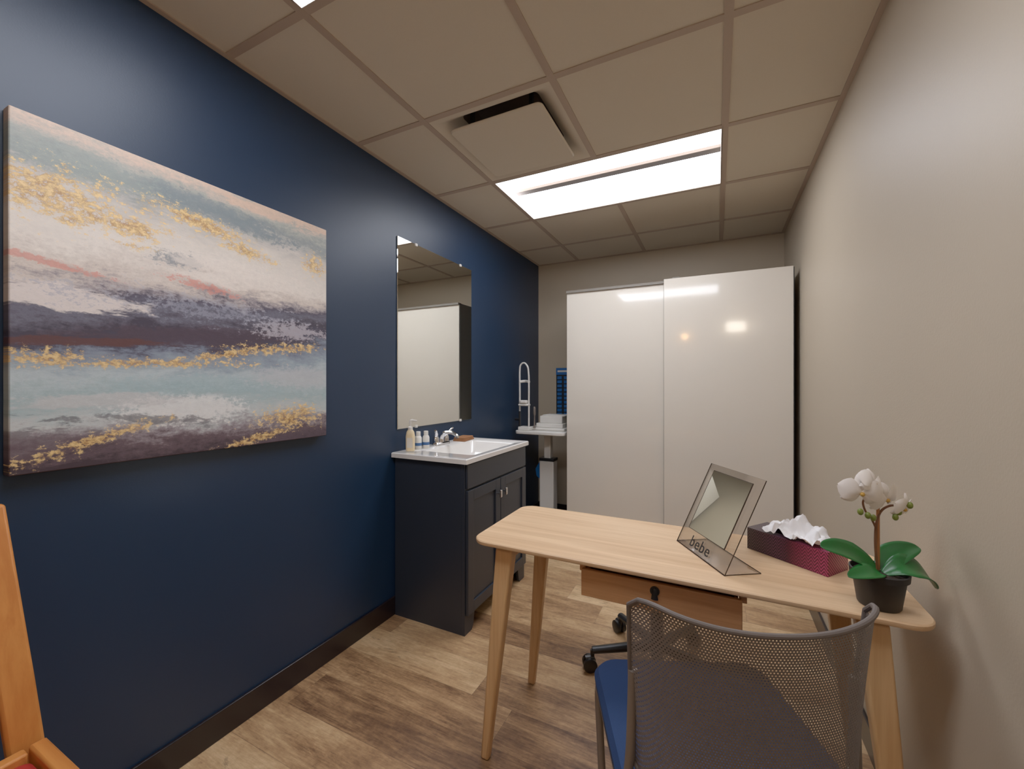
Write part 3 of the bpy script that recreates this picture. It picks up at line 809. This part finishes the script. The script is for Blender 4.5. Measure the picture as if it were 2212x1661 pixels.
bm = bmesh.new(); addbox(bm, -0.04, 0.16, -0.10, 0.05, 0.06, 0.12); addbox(bm, -0.02, 0.18, -0.09, 0.07, 0.12, 0.13); finish('power_unit', bm, m_whitep, S, bevel=0.008)
box('carriage', -0.07, 0.17, -0.11, 0.06, 0.022, 0.06, m_whitep, S, bevel=0.005)
lathe('joystick', [(0,0.02),(0.012,0.02),(0.007,0.04),(0.006,0.12),(0.011,0.14),(0.011,0.19),(0.007,0.2),(0,0.2)], m_tube, S, 16, (-0.07,-0.145,0.0))

# blue display rack on the back wall
T = thing('display_rack', (-1.32, YB-0.0005, 0.90), 0, 'blue and black display rack of small packets on wall', 'display rack')
box('backing', -0.075, 0.075, -0.02, 0, 0, 0.52, m_black, T, bevel=0.002)
box('header', -0.075, 0.075, -0.024, -0.02, 0.455, 0.52, m_bluepl, T)
box('header_band', -0.06, 0.06, -0.0255, -0.024, 0.48, 0.497, m_whitep, T)
for k in range(11):
    for s in (-1, 1):
        box('packet', s*0.034-0.026, s*0.034+0.020, -0.035, -0.02, 0.02+k*0.039, 0.02+k*0.039+0.029, m_bluepl, T, bevel=0.002)

# ------------------------------------------------------------------ wooden chair with red seat at blue wall
T = thing('wooden_chair', (-1.18, 0.16, 0), 0, 'orange pine wooden chair with red seat against blue wall', 'chair')
for s in (1, -1):
    bm = bmesh.new()
    yy = s*0.19
    L = []
    for (xx, zz, dy) in ((-0.20,0,0.01),(-0.185,0.42,0.0),(-0.215,0.60,-0.012),(-0.325,0.98,-0.03)):
        L.append([(xx+a, yy+b_+s*dy, zz) for a, b_ in ((0.014,0.028),(-0.014,0.028),(-0.014,-0.028),(0.014,-0.028))])
    vl = bridge(bm, L); bm.faces.new(vl[0]); bm.faces.new(vl[-1]); finish('back_post', bm, m_orange, T, bevel=0.006)
    bm = bmesh.new(); taper_bm(bm, (0.20, s*0.185, 0), (0.03,0.03), (0.19, s*0.185, 0.43), (0.04,0.045)); finish('leg', bm, m_orange, T, bevel=0.005)
bm = bmesh.new()
for s in (1, -1): addbox(bm, -0.168, 0.215, s*0.2-0.014, s*0.2+0.014, 0.43, 0.472)
addbox(bm, 0.18, 0.215, -0.18, 0.18, 0.43, 0.472); addbox(bm, -0.168, -0.14, -0.18, 0.18, 0.43, 0.472)
finish('seat_frame', bm, m_orangex, T, bevel=0.005)
bm = bmesh.new()
vl = bridge(bm, [rrect(0.02,0,0.31,0.35,0.02,0.435,4), rrect(0.02,0,0.32,0.36,0.02,0.455,4), rrect(0.02,0,0.28,0.32,0.02,0.468,4)]); bm.faces.new(vl[0]); bm.faces.new(vl[-1])
finish('seat_pad', bm, m_red, T)
for zz, xx in ((0.70,-0.244),(0.90,-0.302)): box('back_slat', xx-0.010, xx+0.010, -0.155, 0.155, zz-0.04, zz+0.04, m_orangex, T, bevel=0.004)

# ------------------------------------------------------------------ world, camera
w = bpy.data.worlds.new('World'); sc.world = w; w.use_nodes = True
w.node_tree.nodes['Background'].inputs[0].default_value = (0.5, 0.45, 0.4, 1); w.node_tree.nodes['Background'].inputs[1].default_value = 0.05
cam = bpy.data.cameras.new('Camera'); co = bpy.data.objects.new('Camera', cam); COL.objects.link(co)
co.location = (0, 0, 1.26); co.rotation_euler = (math.pi/2, 0, math.radians(26.2))
cam.sensor_width = 36; cam.lens = 36*896/2212; cam.clip_start = 0.05
sc.camera = co
